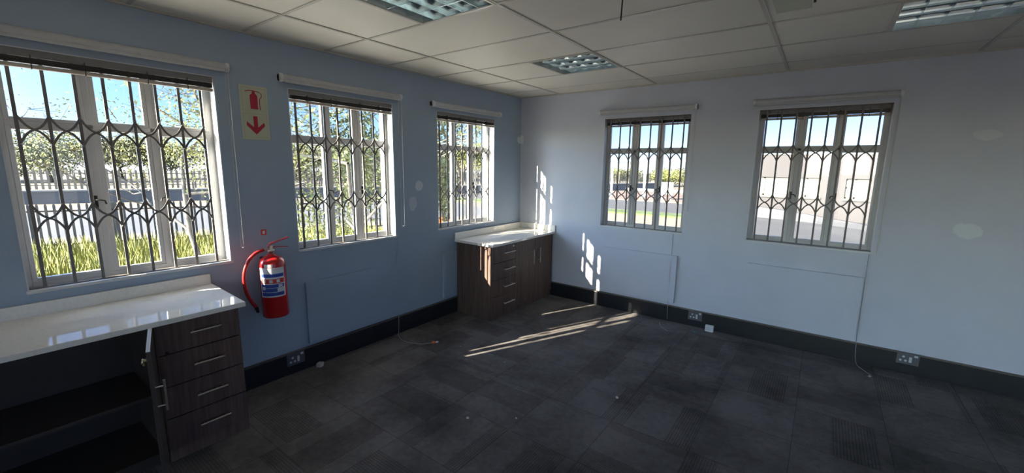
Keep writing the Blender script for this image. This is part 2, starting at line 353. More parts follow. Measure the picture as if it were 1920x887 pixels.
# expanding lattice security gates
def make_gate():
    r = empty('security_gate')
    zb, zt = SILL+.006, HEAD-.008
    bar = None; n = 8; p = .1178; x0 = .068; ya, yb = .030, .041
    proto = MB().box((-.0075, ya, zb), (.0075, yb, zt)).build('vertical_bar', M['gate'], r, bevel=.0015); proto.location.x = x0
    for i in range(1, n):
        c = proto.copy(); COL.objects.link(c); c.parent = r; c.location.x = x0+p*i
    MB().box((.006, .024, zt), (WW-.006, .052, zt+.007)).build('top_track', M['gate'], r)
    MB().box((.006, .022, zb-.006), (WW-.006, .054, zb+.004)).build('bottom_track', M['gate'], r)
    def strap(sgn, yc):
        mb = MB(); N = 14; hw = .0055; vs = []
        for i in range(N+1):
            t = i/N; s = t+.10*math.sin(2*math.pi*t)
            ds = 1+.10*2*math.pi*math.cos(2*math.pi*t)
            x = p*t; z = -.148*s; dx, dz = p, -.148*ds; L = math.hypot(dx, dz); nx, nz = -dz/L*hw, dx/L*hw
            if sgn < 0: x, nx = p-x, -nx
            vs += [(x+nx, yc-.002, z+nz), (x-nx, yc-.002, z-nz), (x-nx, yc+.002, z-nz), (x+nx, yc+.002, z+nz)]
        fs = [(4*i+k, 4*i+(k+1) % 4, 4*i+4+(k+1) % 4, 4*i+4+k) for i in range(N) for k in range(4)]+[(0, 1, 2, 3), (4*N+3, 4*N+2, 4*N+1, 4*N)]
        mb.add(vs, fs)
        for e in (0, p):   # rivet heads
            z = 0 if (e == 0) == (sgn > 0) else -.148; o = len(mb.v)
            mb.lathe([(.0001, 0), (.007, 0), (.007, .001), (.004, .003), (.0001, .003)], (0, 0, 0), 8)
            for q in range(o, len(mb.v)):
                a, b, c = mb.v[q]; mb.v[q] = (e+a, yc-.002-c, z+b)
        return mb.build('lattice_strap', M['gate'], r)
    for zlev in (1.934, 1.463):
        for sgn, yc in ((1, .027), (-1, .0225)):
            a = strap(sgn, yc); a.location = (x0, 0, zlev)
            for i in range(1, n-1):
                c = a.copy(); COL.objects.link(c); c.parent = r; c.location.x = x0+p*i
    return r
g0 = make_gate(); WHERE = ['the window above the long worktop', 'the middle window of the blue wall', 'the blue wall window nearest the corner',
    'the grey wall window nearest the corner', 'the window facing a pale building']
for i, (l, rz) in enumerate(PLACES):
    g = g0 if i == 0 else dup(g0)
    g.location = l; g.rotation_euler.z = rz
    tag(g, 'painted steel lattice security gate across '+WHERE[i], 'security gate', 'lattice security gates on the windows')
# slatted blinds pulled right up in the head of each opening
def make_venetian():
    r = empty('venetian_blind')
    mb = MB(); mb.box((.012, -.004, 2.226), (WW-.012, .022, 2.262)); mb.build('headrail', M['bhead'], r, bevel=.003)
    for k in range(7):
        z = 2.192+k*.0042; mb = MB(); n = 6; vs = []
        for i in range(n+1):
            t = -1+2*i/n; vs += [(.016, .010+t*.0125, z+.002*(1-t*t)), (WW-.016, .010+t*.0125, z+.002*(1-t*t))]
        vs += [(x, y, zz+.0037) for x, y, zz in vs]; m = 2*(n+1)
        fs = [(2*i, 2*i+1, 2*i+3, 2*i+2) for i in range(n)]+[(m+2*i, m+2*i+2, m+2*i+3, m+2*i+1) for i in range(n)]+[(0, 1, m+1, m), (2*n, m+2*n, m+2*n+1, 2*n+1)]+[(2*i, 2*i+2, m+2*i+2, m+2*i) for i in range(n)]+[(2*i+1, m+2*i+1, m+2*i+3, 2*i+3) for i in range(n)]
        mb.add(vs, fs); mb.build('slat', M['bslat'], r)
    MB().box((.014, -.006, 2.168), (WW-.014, .020, 2.188)).build('bottom_rail', M['brail'], r, bevel=.004)
    for x in (.15, .35, .62, .82):
        MB().box((x-.002, -.0070, 2.166), (x+.002, .0235, 2.236)).build('ladder_cord', M['bslat'], r)
    return r
v0 = make_venetian()
for i, (l, rz) in enumerate(PLACES):
    g = v0 if i == 0 else dup(v0)
    off = 0 if i < 3 else .055
    g.location = (l[0]-off*(rz > 1), l[1]+off*(rz < 1), 0); g.rotation_euler.z = rz
    if i == 0: g.location.x = .0
    tag(g, 'dark slatted blind drawn up in the head of '+WHERE[i], 'venetian blind', 'raised slatted blinds')
# roller blind tubes above the openings
def make_roller(x0, x1, zc, chain):
    r = empty('roller_blind'); yc = -.036
    MB().tube([(x0+.02, yc, zc), (x1-.02, yc, zc)], .027, 20).build('rolled_fabric', M['blindw'], r)
    MB().box((x0+.03, yc-.029, zc-.034), (x1-.03, yc-.021, zc-.018)).build('bottom_bar', M['blindw'], r, bevel=.002)
    for a, b in ((x0, x0+.02), (x1-.02, x1)):
        mb = MB().tube([(a, yc, zc), (b, yc, zc)], .031, 20); mb.box((a, yc, zc-.022), (b, -.0005, zc+.022)); mb.build('end_bracket', M['white'], r)
    if chain:
        xc = x1-.012; zb = chain
        pts = [(xc, yc-.026, zc), (xc, yc-.026, zb+.02), (xc, yc-.02, zb+.004), (xc, yc, zb), (xc, yc+.018, zb+.004), (xc, yc+.022, zb+.02), (xc, yc+.022, zc)]
        MB().tube(pts, .0022, 6).build('bead_chain', M['chain'], r)
        MB().tube([(xc, yc-.026, zb+.03), (xc, yc-.026, zb+.20)], .0042, 8).build('cord_tensioner', M['chain'], r)
    return r
RL = [((-.42, 1.047), 2.333, 1.10), ((-.072, 1.042), 2.330, 1.10), ((-.095, 1.03), 2.325, 0), ((-.052, 1.03), 2.328, 1.25), ((-.05, 1.012), 2.326, 1.0)]
RN = ['long grey-white roller blind rolled up over the window above the long worktop', 'white roller blind rolled up over the middle window, chain hanging right',
      'rolled-up roller blind on the blue wall nearest the corner, no chain seen', 'rolled-up roller blind on the grey wall nearest the corner',
      'rolled-up roller blind above the window facing a pale building']
for (l, rz), ((a, b), z, ch), nm in zip(PLACES, RL, RN):
    r = make_roller(a, b, z, ch); r.location = l; r.rotation_euler.z = rz; tag(r, nm, 'roller blind', 'roller blinds above the windows')

# flat boards under the windows
def board(x0, x1, z0, z1, rot, loc, m, label, lip=.012):
    o = MB().box((x0, -.020, z0), (x1, 0.0, z1)).build('wall_board', m, bevel=.002); o.rotation_euler.z = rot; o.location = loc
    return tag(o, label, 'wall board', 'flat boards under the windows')
# built in world axes so the paint texture keeps its place
def board_w(p, q, m, label):
    o = MB().box(p, q).build('wall_board', m, bevel=.002); return tag(o, label, 'wall board', 'flat boards under the windows')
board_w((0, -3.053, .205), (.028, -2.12, .735), M['blue'], 'flat blue painted board low on the wall under the middle window')
board_w((0, -1.49, .215), (.028, -.55, .745), M['blue'], 'flat blue board partly hidden behind the corner cabinet')
board_w((1.255, -.028, .215), (2.147, 0, .752), M['grey'], 'flat grey board below the grey wall window nearest the corner')
board_w((2.825, -.030, .240), (3.73, 0, .780), M['grey'], 'flat grey board below the window facing a pale building')

# ------------------------------------------------------------------ cabinets and worktops
def bar_handle(x, y0, y1, z, parent, vertical=None, out=.032):
    mb = MB()
    if vertical: 
        mb.tube([(x+out, y0, vertical[0]), (x+out, y0, vertical[1])], .006, 10)
        for z_ in (vertical[0]+.03, vertical[1]-.03): mb.tube([(x, y0, z_), (x+out, y0, z_)], .004, 8)
    else:
        mb.tube([(x+out, y0, z), (x+out, y1, z)], .006, 10)
        for y_ in (y0+.02, y1-.02): mb.tube([(x, y_, z), (x+out, y_, z)], .004, 8)
    return mb.build('handle', M['steel'], parent)
def cab(name, label, y0, y1, xf, x0=.032):
    r = empty(name, (0, 0, 0)); tag(r, label, 'cabinet', 'dark wood cabinets'); return r
XF = .53; ZT = .832
DZ = [(.646, .828), (.456, .641), (.266, .451), (.076, .261)]
def drawers(r, y0, y1, xf, hy, hz):
    for (a, b), h in zip(DZ, hz):
        d = MB().box((xf-.018, y0+.002, a), (xf, y1-.002, b)).build('drawer', M['wood'], r, bevel=.0015)
        bar_handle(xf, hy[0], hy[1], h, d)
c1 = cab('drawer_pedestal', 'dark wood pedestal of four drawers under the right end of the long worktop', -4.145, -3.735, XF)
mb = MB()
for a, b in ((-4.145, -4.127), (-3.753, -3.735)): mb.box((.034, a, 0), (XF-.020, b, ZT))
mb.box((.034, -4.127, .06), (XF-.020, -3.753, .076)); mb.box((.034, -4.127, ZT-.018), (XF-.020, -3.753, ZT)); mb.box((.034, -4.127, .076), (.042, -3.753, ZT-.018))
mb.build('carcass', M['wood'], c1)
MB().box((XF-.03, -4.145, 0), (XF-.008, -3.735, .072)).build('plinth', M['wood'], c1)
drawers(c1, -4.145, -3.735, XF, (-3.998, -3.842), (.747, .553, .362, .172))
MB().tube([(XF, -4.105, .655), (XF+.006, -4.105, .655)], .009, 12).build('key_lock', M['black'], c1)
# open cupboard to its left with the door swung towards the room
c2 = cab('open_cupboard', 'dark cupboard under the long worktop with its door standing open', -5.2, -4.15, XF)
mb = MB(); mb.box((.034, -5.30, .06), (XF-.02, -4.149, .076)); mb.box((.034, -5.30, 0), (XF-.02, -5.282, ZT)); mb.box((.034, -4.167, 0), (XF-.02, -4.149, ZT))
mb.box((.034, -5.282, .076), (.042, -4.167, ZT)); mb.build('carcass', M['woodedge'], c2)
MB().box((.045, -5.28, .40), (XF-.05, -4.169, .416)).build('shelf', M['woodedge'], c2)
MB().box((XF-.06, -5.30, 0), (XF-.045, -4.149, .06)).build('plinth', M['woodedge'], c2)
hx, hy_ = .545, -4.158; dang = math.atan2(-.095, .37)
fnl = lambda a, b, z: (hx+math.cos(dang)*a-math.sin(dang)*b, hy_+math.sin(dang)*a+math.cos(dang)*b, z)
def obox(fn, a0, a1, b0, b1, z0, z1):
    m = MB(); m.add([fn(a0,b0,z0), fn(a1,b0,z0), fn(a1,b1,z0), fn(a0,b1,z0), fn(a0,b0,z1), fn(a1,b0,z1), fn(a1,b1,z1), fn(a0,b1,z1)],
        [(0,3,2,1),(4,5,6,7),(0,1,5,4),(1,2,6,5),(2,3,7,6),(3,0,4,7)]); return m
door = obox(fnl, 0, .375, -.016, 0, .076, .824).build('door', M['woodedge'], c2)
tag(obox(fnl, 0, .375, -.0158, -.0002, .824, .8265).build('top_edge', M['chip'], door), 'bare white top edge')
mb = MB(); mb.tube([fnl(.345, .034, .50), fnl(.345, .034, .66)], .006, 10)
for z_ in (.53, .63): mb.tube([fnl(.345, 0, z_), fnl(.345, .034, z_)], .004, 8)
mb.build('handle', M['steel'], door)
mb = MB(); mb.tube([fnl(.345, -.016, .775), fnl(.345, -.034, .775)], .008, 10); mb.tube([fnl(.345, -.03, .775), fnl(.345, -.03, .752)], .005, 6); mb.tube([fnl(.33, -.032, .778), fnl(.372, -.032, .772)], .005, 6)
mb.build('cam_lock', M['brass'], door)
# long worktop and its upstand
def worktop(name, poly, z0, z1, label, ups, fall=0.):
    r = empty(name); tag(r, label, 'worktop', 'cream stone worktops')
    MB().prism(poly, lambda u, v, d: (u, v, d-fall*(u-.3)), z0, z1).build('slab', M['quartz'], r, bevel=.004)
    for p, q in ups: MB().box(p, q).build('upstand', M['quartz'], r, bevel=.003)
    return r
worktop('worktop', [(.001, -7.4), (.552, -7.4), (.552, -3.700), (.001, -3.700)], .832, .862, 'long cream stone worktop with upstand below the large left window',
        [((.001, -7.4, .862), (.021, -3.705, .943))], fall=.040)
worktop('worktop', [(.019, -1.312), (.588, -1.312), (.588, -.001), (.019, -.001)], .838, .866, 'short cream stone worktop on the corner cabinet, streaked with sun',
        [((.019, -1.308, .866), (.036, -.001, .943)), ((.036, -.021, .866), (.586, -.001, .943))])
# far support of the long worktop (outside the photo)
sp = MB().box((.034, -7.4, 0), (XF, -7.382, .832)).build('worktop_support', M['wood']); tag(sp, 'dark wood end panel holding up the far end of the long worktop', 'end panel')
# corner cabinet
CF = .562
c3 = cab('corner_cabinet', 'dark wood corner cabinet with four drawers and two doors', -1.28, -.03, CF)
mb = MB(); mb.box((.034, -1.285, 0), (CF-.020, -1.267, .838)); mb.box((.034, -.05, 0), (CF-.02, -.032, .838)); mb.box((.034, -.873, .06), (CF-.02, -.857, .838))
mb.box((.034, -1.267, .06), (CF-.02, -.05, .076)); mb.box((.034, -1.267, .82), (CF-.02, -.05, .838)); mb.box((.034, -1.267, .076), (.042, -.05, .82)); mb.build('carcass', M['wood'], c3)
MB().box((CF-.035, -1.285, 0), (CF-.012, -.032, .072)).build('plinth', M['wood'], c3)
drawers(c3, -1.283, -.865, CF, (-1.10, -.905), (.748, .560, .362, .165))
for a, b, h in ((-.861, -.449, -.515), (-.445, -.034, -.375)):
    d = MB().box((CF-.018, a, .076), (CF, b, .832)).build('door', M['wood'], c3, bevel=.0015)
    bar_handle(CF, h, 0, 0, d, vertical=(.515, .70))
MB().tube([(CF, -.905, .80), (CF+.006, -.905, .80)], .009, 12).build('key_lock', M['steel'], c3)

# ------------------------------------------------------------------ fire extinguisher
EX, EY = .125, -3.343
ex = empty('fire_extinguisher', (EX, EY, .565)); tag(ex, 'red fire extinguisher with blue and white label hung on the blue wall', 'fire extinguisher')
R_ = .089
MB().lathe([(.001, .006), (.05, .006), (.072, 0), (R_-.004, .004), (R_, .014), (R_, .385), (R_*.985, .405), (R_*.92, .427), (R_*.76, .446), (R_*.52, .459), (.028, .466), (.022, .476), (.001, .478)], (0, 0, 0), 48).build('cylinder', M['red'], ex)
mb = MB().lathe([(.001, .474), (.017, .474), (.017, .492), (.023, .494), (.023, .505), (.015, .507), (.015, .535), (.001, .535)], (0, 0, 0), 20)
mb.tube([(0, -.01, .512), (0, -.052, .512)], .009, 10); mb.build('valve', M['steel'], ex)
def plate(pts, w, th, fn):  # strip of width w following pts (y,z)
    m = MB(); vs = []; 
    for y, z in pts: vs += [(-w/2, y, z), (w/2, y, z), (w/2, y, z+th), (-w/2, y, z+th)]
    n = len(pts); m.add([fn(v) for v in vs], [(4*i+k, 4*i+(k+1) % 4, 4*i+4+(k+1) % 4, 4*i+4+k) for i in range(n-1) for k in range(4)]+[(3, 2, 1, 0), (4*n-4, 4*n-3, 4*n-2, 4*n-1)]); return m
hrot = math.radians(-22); hf = lambda v: (v[0]*math.cos(hrot)-v[1]*math.sin(hrot), v[0]*math.sin(hrot)+v[1]*math.cos(hrot), v[2])
plate([(-.022, .518), (-.012, .54), (.02, .556), (.07, .572), (.118, .588)], .030, .008, hf).build('lever', M['red'], ex)
plate([(-.015, .520), (.03, .523), (.08, .522), (.115, .518)], .020, .005, hf).build('carry_handle', M['red'], ex)
pts = []
for k in range(15):
    t = k/14
    a, b, c, d = Vector((0, -.05, .512)), Vector((0, -.20, .50)), Vector((.01, -.25, .27)), Vector((.0, -.135, .10))
    pts.append((1-t)**3*a+3*(1-t)**2*t*b+3*(1-t)*t*t*c+t**3*d)
hose = MB().tube(pts, .0125, 12).build('hose', M['redhose'], ex)
MB().tube([pts[-1], pts[-1]+Vector((0, .012, -.045))], [.014, .009], 12).build('nozzle', M['black'], hose)
# curved label sheet facing the room, with its printed bands
ld = math.radians(-28)   # centre direction of the label
def arc(a0, a1, z0, z1, r, m, name, parent, t=.0006):
    N = 20; A = [ld+math.radians(a0+(a1-a0)*i/N) for i in range(N+1)]
    vs = []
    for q in A:
        for rr, z in ((r, z0), (r, z1), (r+t, z1), (r+t, z0)): vs.append((rr*math.cos(q), rr*math.sin(q), z))
    mb = MB(); mb.add(vs, [(4*i+k, 4*i+4+k, 4*i+4+(k+1) % 4, 4*i+(k+1) % 4) for i in range(N) for k in range(4)]+[(0, 1, 2, 3), (4*N+3, 4*N+2, 4*N+1, 4*N)], False)
    return mb.build(name, m, parent)
lab = arc(-58, 58, .165, .385, R_+.0004, M['labelw'], 'label', ex); lab['label'] = 'white label with blue and red printed bands'
B = R_+.0011
for (a0, a1, z0, z1, k) in ((-50, 52, .315, .340, 'labelb'), (-52, 52, .268, .302, 'labelr'), (-52, 52, .236, .262, 'labelb'), (-52, 18, .205, .233, 'labelb'), (-52, 50, .176, .201, 'labelb')):
    arc(a0, a1, z0, z1, B, M[k], 'printed_band', lab)
for a in (-36, -6, 24): arc(a-7, a+7, .274, .297, B+.0008, M['labelw'], 'printed_symbol', lab)
arc(-46, -32, .222, .246, B+.0008, M['labelw'], 'printed_symbol', lab); arc(24, 42, .238, .258, B+.0008, M['labelw'], 'printed_symbol', lab)
arc(-30, 6, .388, .412, R_*.99, M['labelw'], 'maintenance_tag', ex)
# writing on the label
def text(body, size, loc_fn, m, parent, name='lettering'):
    cu = bpy.data.curves.new(name, 'FONT'); cu.body = body; cu.size = size; cu.align_x = 'CENTER'; cu.align_y = 'CENTER'; cu.extrude = .0002
    o = bpy.data.objects.new(name, cu); COL.objects.link(o); cu.materials.append(m); o.parent = parent; o.matrix_local = loc_fn; return o
# bracket, wall hook behind the cylinder
mb = MB().box((-EX+.0005, -.03, .30), (-EX+.012, .03, .44)); mb.box((-EX+.012, -.012, .33), (-R_+.004, .012, .35)); mb.build('wall_bracket', M['black'], ex)

# sign above the extinguisher
sg = empty('extinguisher_sign', (0, -3.322, 1.868)); tag(sg, 'pale safety sign with red extinguisher and down arrow on the blue wall', 'sign')
SW, SH = .093, .376
sb = MB().box((.0008, -SW, 0), (.004, SW, SH)).build('board', M['signbg'], sg, bevel=.001)
def sline(y0, y1, z0, z1):
    m = MB(); w = .0022
    m.box((.004, y0, z0), (.0046, y1, z0+w)); m.box((.004, y0, z1-w), (.0046, y1, z1)); m.box((.004, y0, z0), (.0046, y0+w, z1)); m.box((.004, y1-w, z0), (.0046, y1, z1)); m.build('printed_border', M['signline'], sb)
sline(-.08, .08, .205, .362); sline(-.08, .08, .016, .182)
fp = lambda u, v, d: (d, u, v)
MB().prism([(-.014, .165), (.014, .165), (.014, .087), (.058, .125), (.062, .100), (.0, .037), (-.062, .100), (-.058, .125), (-.014, .087)], fp, .004, .0052).build('down_arrow', M['signred'], sb)
mb = MB(); mb.prism([(-.026, .215), (.024, .215), (.024, .308), (.016, .318), (.010, .322), (.010, .338), (-.010, .338), (-.010, .322), (-.018, .318), (-.026, .308)], fp, .004, .0052)
mb.tube([(.0046, -.055, .333), (.0046, -.03, .341), (.0046, 0, .342), (.0046, .035, .337), (.0046, .053, .325), (.0046, .052, .305), (.0046, .037, .285), (.0046, .036, .25), (.0046, .040, .212)], .0028, 6)
mb.build('extinguisher_pictogram', M['signred'], sb)
st = MB().box((.0005, -3.350, 1.165), (.002, -3.312, 1.208)).build('wall_sticker', M['labelr']); tag(st, 'tiny red sticker on the blue wall above the extinguisher', 'sticker')
o = MB().box((.002, -3.340, 1.175), (.0026, -3.322, 1.198)).build('printed_symbol', M['labelw'], st)

# ------------------------------------------------------------------ recessed louvre light fittings
def make_light():
    r = empty('louvre_light'); L = .6
    mb = MB(); t = .003; d = .12
    mb.box((.012, .012, d), (L-.012, L-.012, d+t))
    for a, b in (((.012, .012, -.002), (.012+t, L-.012, d)), ((L-.012-t, .012, -.002), (L-.012, L-.012, d)), ((.012, .012, -.002), (L-.012, .012+t, d)), ((.012, L-.012-t, -.002), (L-.012, L-.012, d))): mb.box(a, b)
    mb.build('housing', M['lhouse'], r)
    mb = MB(); ring_ = [((.0, 0, -.009), (L, .018, 0)), ((0, L-.018, -.009), (L, L, 0)), ((0, .018, -.009), (.018, L-.018, 0)), ((L-.018, .018, -.009), (L, L-.018, 0))]
    for a, b in ring_: mb.box(a, b)
    mb.build('frame', M['tbar'], r, bevel=.002)
    # parabolic reflectors between the tubes (along local x) and cross blades
    def blade(u, along, wtop, wbot, z0, z1):
        m = MB(); n = 6; pr = []
        for i in range(n+1):
            q = i/n; pr.append((wbot/2+(wtop/2-wbot/2)*q**2.2, z0+(z1-z0)*q))
        poly = pr+[(-a, b) for a, b in reversed(pr)]
        if along == 'x': m.prism(poly, lambda a, b, d_: (d_, u+a, b), .016, L-.016)
        else: m.prism(poly, lambda a, b, d_: (u+a, d_, b), .016, L-.016)
        return m
    for i in range(1, 4): blade(L*i/4, 'x', .062, .004, -.004, .056).build('reflector', M['lumin'], r)
    for u in (.018, L-.018): blade(u, 'x', .03, .004, -.004, .056).build('reflector', M['lumin'], r)
    for i in range(1, 5): blade(L*i/5, 'y', .034, .002, -.006, .046).build('cross_blade', M['lumin'], r)
    for i in range(4):
        y = L*(i+.5)/4; MB().tube([(.02, y, .082), (L-.02, y, .082)], .013, 12).build('tube', M['tube'], r)
    return r
l0 = make_light(); LN = ['recessed louvre ceiling light nearest the far corner', 'recessed louvre ceiling light at the top edge of the view, nearer the camera',
    'recessed louvre ceiling light at the right, near the grey wall']
for i, (lx, ly) in enumerate(LIGHTS):
    g = l0 if i == 0 else dup(l0); g.location = (lx, ly, H)
    tag(g, LN[i], 'ceiling light', 'recessed louvre lights')
# loose wires hanging from the ceiling
for (a, b, z, nm, cc) in ((2.60, -2.95, 2.315, 'thin dark wire hanging down from the ceiling left of centre', .0032), (3.262, -2.74, 2.315, 'thick black wire end hanging beside a ceiling cover plate', .0045)):
    o = MB().tube([(a, b, H+.005), (a+.004, b-.002, (H+z)/2), (a-.002, b, z)], cc, 8).build('hanging_wire', M['black']); tag(o, nm, 'wire')
cp = MB().box((3.03, -2.10, H-.006), (3.20, -1.74, H-.0005)).build('ceiling_cover_plate', M['signbg'], bevel=.003); tag(cp, 'pale rectangular cover plate fixed on the ceiling at the top edge', 'cover plate')

# ------------------------------------------------------------------ sockets, cords, litter
def socket(loc, rz, label):
    r = empty('power_socket', loc, rz); tag(r, label, 'power socket', 'sockets on the black skirting')
    MB().box((-.072, -.010, -.05), (.072, 0, .05)).build('plate', M['socket'], r, bevel=.003)
    for x, z in ((-.028, .015), (-.045, -.018), (-.012, -.018)):
        MB().tube([(x, -.010, z), (x, -.0125, z)], .009, 12).build('socket_hole', M['sockw'], r)
    MB().box((.008, -.014, -.028), (.026, -.010, .02)).build('rocker_switch', M['sockw'], r, bevel=.001)
    MB().box((.038, -.013, .024), (.06, -.010, .040)).build('small_switch', M['sockw'], r)
socket((.028, -3.18, .125), math.pi/2, 'grey power socket on the skirting of the blue wall')
socket((2.385, -.028, .125), 0, 'grey power socket on the grey wall skirting, nearest the corner')
socket((4.09, -.028, .135), 0, 'power socket on the grey wall skirting at the far right')
def cord(name, label, pts, r=.0025, m='cord', cat='cord'):
    P = [Vector(p) for p in pts]; out = []
    for i in range(len(P)-1):
        p0, p1, p2, p3 = P[max(i-1, 0)], P[i], P[i+1], P[min(i+2, len(P)-1)]
        for k in range(6):
            t = k/6; out.append(.5*((2*p1)+(-p0+p2)*t+(2*p0-5*p1+4*p2-p3)*t*t+(-p0+3*p1-3*p2+p3)*t**3))
    out.append(P[-1]); return tag(MB().tube(out, r, 6).build(name, M[m]), label, cat)
cc = cord('network_cable', 'thin grey cable down the blue wall ending in an orange plug', [(.010, -2.10, .99), (.010, -2.125, .74), (.024, -2.13, .6), (.024, -2.135, .25), (.038, -2.14, .17), (.038, -2.145, .03), (.06, -2.17, .006), (.16, -2.22, .006), (.28, -2.23, .006), (.41, -2.18, .006), (.48, -2.09, .007)], .0032, cat='cable')
MB().box((.468, -2.10, .002), (.496, -2.07, .018)).build('orange_boot', M['orange'], cc, bevel=.003); MB().box((.490, -2.072, .003), (.512, -2.045, .014)).build('plug', M['white'], cc, bevel=.002)
cord('loose_cable', 'thin cord hanging below the grey wall window nearest the corner', [(2.078, -.006, .99), (2.08, -.008, .78), (2.085, -.026, .7), (2.085, -.026, .25), (2.09, -.036, .15), (2.095, -.038, .02)])
cord('cord_scrap', 'short curl of cord on the carpet near the grey wall socket', [(2.05, -.15, .005), (2.06, -.20, .006), (2.10, -.27, .006), (2.15, -.32, .005), (2.19, -.355, .006)], .0028)
cord('loose_cable', 'thin cord running from the window facing the building down to the carpet', [(3.739, -.006, .99), (3.739, -.01, .8), (3.742, -.014, .25), (3.745, -.036, .16), (3.75, -.045, .06), (3.765, -.09, .006), (3.80, -.18, .006), (3.85, -.27, .006)])
def lump(name, loc, r, m, label, cat, sq=(1, 1, .6), n=10):
    mb = MB(); rr = random.Random(hash(label) % 999 if False else len(label)); vs = []; rings = 5
    for i in range(rings+1):
        th = math.pi*i/rings
        for k in range(n):
            ph = 2*math.pi*k/n; q = r*(.8+.4*rr.random()) if 0 < i < rings else r*.8
            vs.append((q*math.sin(th)*math.cos(ph)*sq[0], q*math.sin(th)*math.sin(ph)*sq[1], q*math.cos(th)*sq[2]+r*sq[2]*.95))
    mb.add(vs, [(i*n+k, i*n+(k+1) % n, (i+1)*n+(k+1) % n, (i+1)*n+k) for i in range(rings) for k in range(n)], True)
    return tag(mb.build(name, M[m], loc=loc), label, cat)
pb = empty('wall_plug', (.075, -3.0, 0), .5); tag(pb, 'broken white plug adaptor lying by the blue wall skirting', 'plug')
MB().box((-.022, -.03, .0), (.022, .015, .034)).build('body', M['debris'], pb, bevel=.005); MB().box((-.012, .015, .006), (.010, .040, .022)).build('prong', M['debris'], pb, bevel=.003)
jb = empty('junction_box', (2.545, -.075, 0)); tag(jb, 'white square box standing on the carpet against the skirting', 'junction box')
MB().box((-.04, -.018, 0), (.04, .018, .068)).build('body', M['white'], jb, bevel=.004); MB().box((-.022, -.020, .018), (.022, -.018, .05)).build('cover', M['sockw'], jb, bevel=.001)
lump('plastic_cap', (2.43, -.225, 0), .014, 'teal', 'small green plastic cap on the carpet left of the white box', 'cap')
for (x, y, r, lb) in ((2.287, -1.923, .012, 'white crumb in the middle of the carpet, largest of the crumbs'), (1.578, -2.795, .011, 'white crumb on the carpet left of the middle, near the camera'),
    (1.84, -2.592, .007, 'tiny white crumb right of a larger crumb on the carpet'), (.74, -1.98, .006, 'tiny pale crumb beside the orange plug'),
    (3.84, -.30, .012, 'pale scrap at the end of the cord on the carpet'), (1.27, -1.98, .006, 'tiny crumb near the sun streaks on the carpet')):
    lump('crumb', (x, y, 0), r, 'debris', lb, 'crumb', n=7)['group'] = 'crumbs on the carpet'

# ------------------------------------------------------------------ outside
GZ = -1.3
struct(MB().box((-900, -400, GZ-.2), (900, 900, GZ)), 'ground', M['ground'])
struct(MB().box((-.7, YF-1, GZ), (-WT-.02, 1, -.1)).box((-WT, WT+.02, GZ), (XR+1, WT+.5, -.1)), 'foundation', M['ext'])
struct(MB().box((-6.5, -22, GZ), (-.75, 12, GZ+.06)), 'added_bounce_slab', mat('bounce_slab_pale', (.72, .68, .6), .8, var=.04))  # unseen pale slab, added to bounce sunlight up to the ceiling
F0, F1 = Vector((-19.6, -11.0, 0)), Vector((-9.9, 11.6, 0)); fd = (F1-F0).normalized(); fn_ = Vector((-fd.y, fd.x, 0))
def strip(name, m, d0, d1, z, s0=-60, s1=130):
    a = F0+fn_*d0; vs = []
    P = [F0+fd*s0+fn_*d0, F0+fd*s1+fn_*d0, F0+fd*s1+fn_*d1, F0+fd*s0+fn_*d1]
    mb = MB(); mb.prism([(p.x, p.y) for p in P], lambda u, v, d: (u, v, d), GZ-.05, GZ+z); return struct(mb, name, m)
strip('pavement', M['sand'], 1.0, 4.0, .03, s1=28); strip('road', M['conc'], 4.0, 15, .02, s1=28); strip('footpath', M['sand'], 15, 20, .03, s1=28)
# steel palisade fences
def palisade(name, p0, p1, z0, z1, pitch, w, m, label, bay=2.6):
    r = empty(name, p0); tag(r, label, 'fence'); d = (p1-p0); L = d.length; d.normalize(); n = Vector((-d.y, d.x, 0)); nb = int(L/bay)
    F = lambda a, b, z: tuple(d*a+n*b+Vector((0, 0, z-p0.z)))
    def ob(mb, a0, a1, b0, b1, za, zb):
        mb.add([F(a0,b0,za), F(a1,b0,za), F(a1,b1,za), F(a0,b1,za), F(a0,b0,zb), F(a1,b0,zb), F(a1,b1,zb), F(a0,b1,zb)],
            [(0,3,2,1),(4,5,6,7),(0,1,5,4),(1,2,6,5),(2,3,7,6),(3,0,4,7)])
    for k in range(nb):
        mb = MB(); k0 = k*bay
        for q in range(int(bay/pitch)):
            a = k0+pitch*(q+.5); ob(mb, a-w/2, a+w/2, 0, .03, z0+.06, z1-.05)
            mb.add([F(a-w/2, 0, z1-.05), F(a+w/2, 0, z1-.05), F(a+w/2, .03, z1-.05), F(a-w/2, .03, z1-.05), F(a, .015, z1+.06)], [(0, 1, 4), (1, 2, 4), (2, 3, 4), (3, 0, 4)])
        for zz in (z0+.3, z1-.25): ob(mb, k0, k0+bay, .03, .06, zz, zz+.05)
        mb.build('pale_panel', m, r); mb = MB(); ob(mb, k0-.05, k0+.05, .03, .12, z0, z1+.02); mb.build('post', m, r)
    return r
palisade('palisade_fence', F0+Vector((0, 0, GZ)), F1+Vector((0, 0, GZ)), GZ, .32, .19, .06, M['fencedark'], 'grey steel palisade fence standing behind the long grass')
G0, G1 = F0+fn_*22-fd*20, F0+fn_*22+fd*62
mb = MB(); mb.prism([(p.x, p.y) for p in (G0, G1, G1+fn_*.4, G0+fn_*.4)], lambda u, v, d: (u, v, d), GZ, -.48); rw = mb.build('retaining_wall', M['conc']); tag(rw, 'long low concrete wall beyond the road, under the far fence', 'wall')
MB().prism([(p.x, p.y) for p in (G0-fn_*.06, G1-fn_*.06, G1+fn_*.46, G0+fn_*.46)], lambda u, v, d: (u, v, d), -.48, -.38).build('coping', M['cap'], rw)
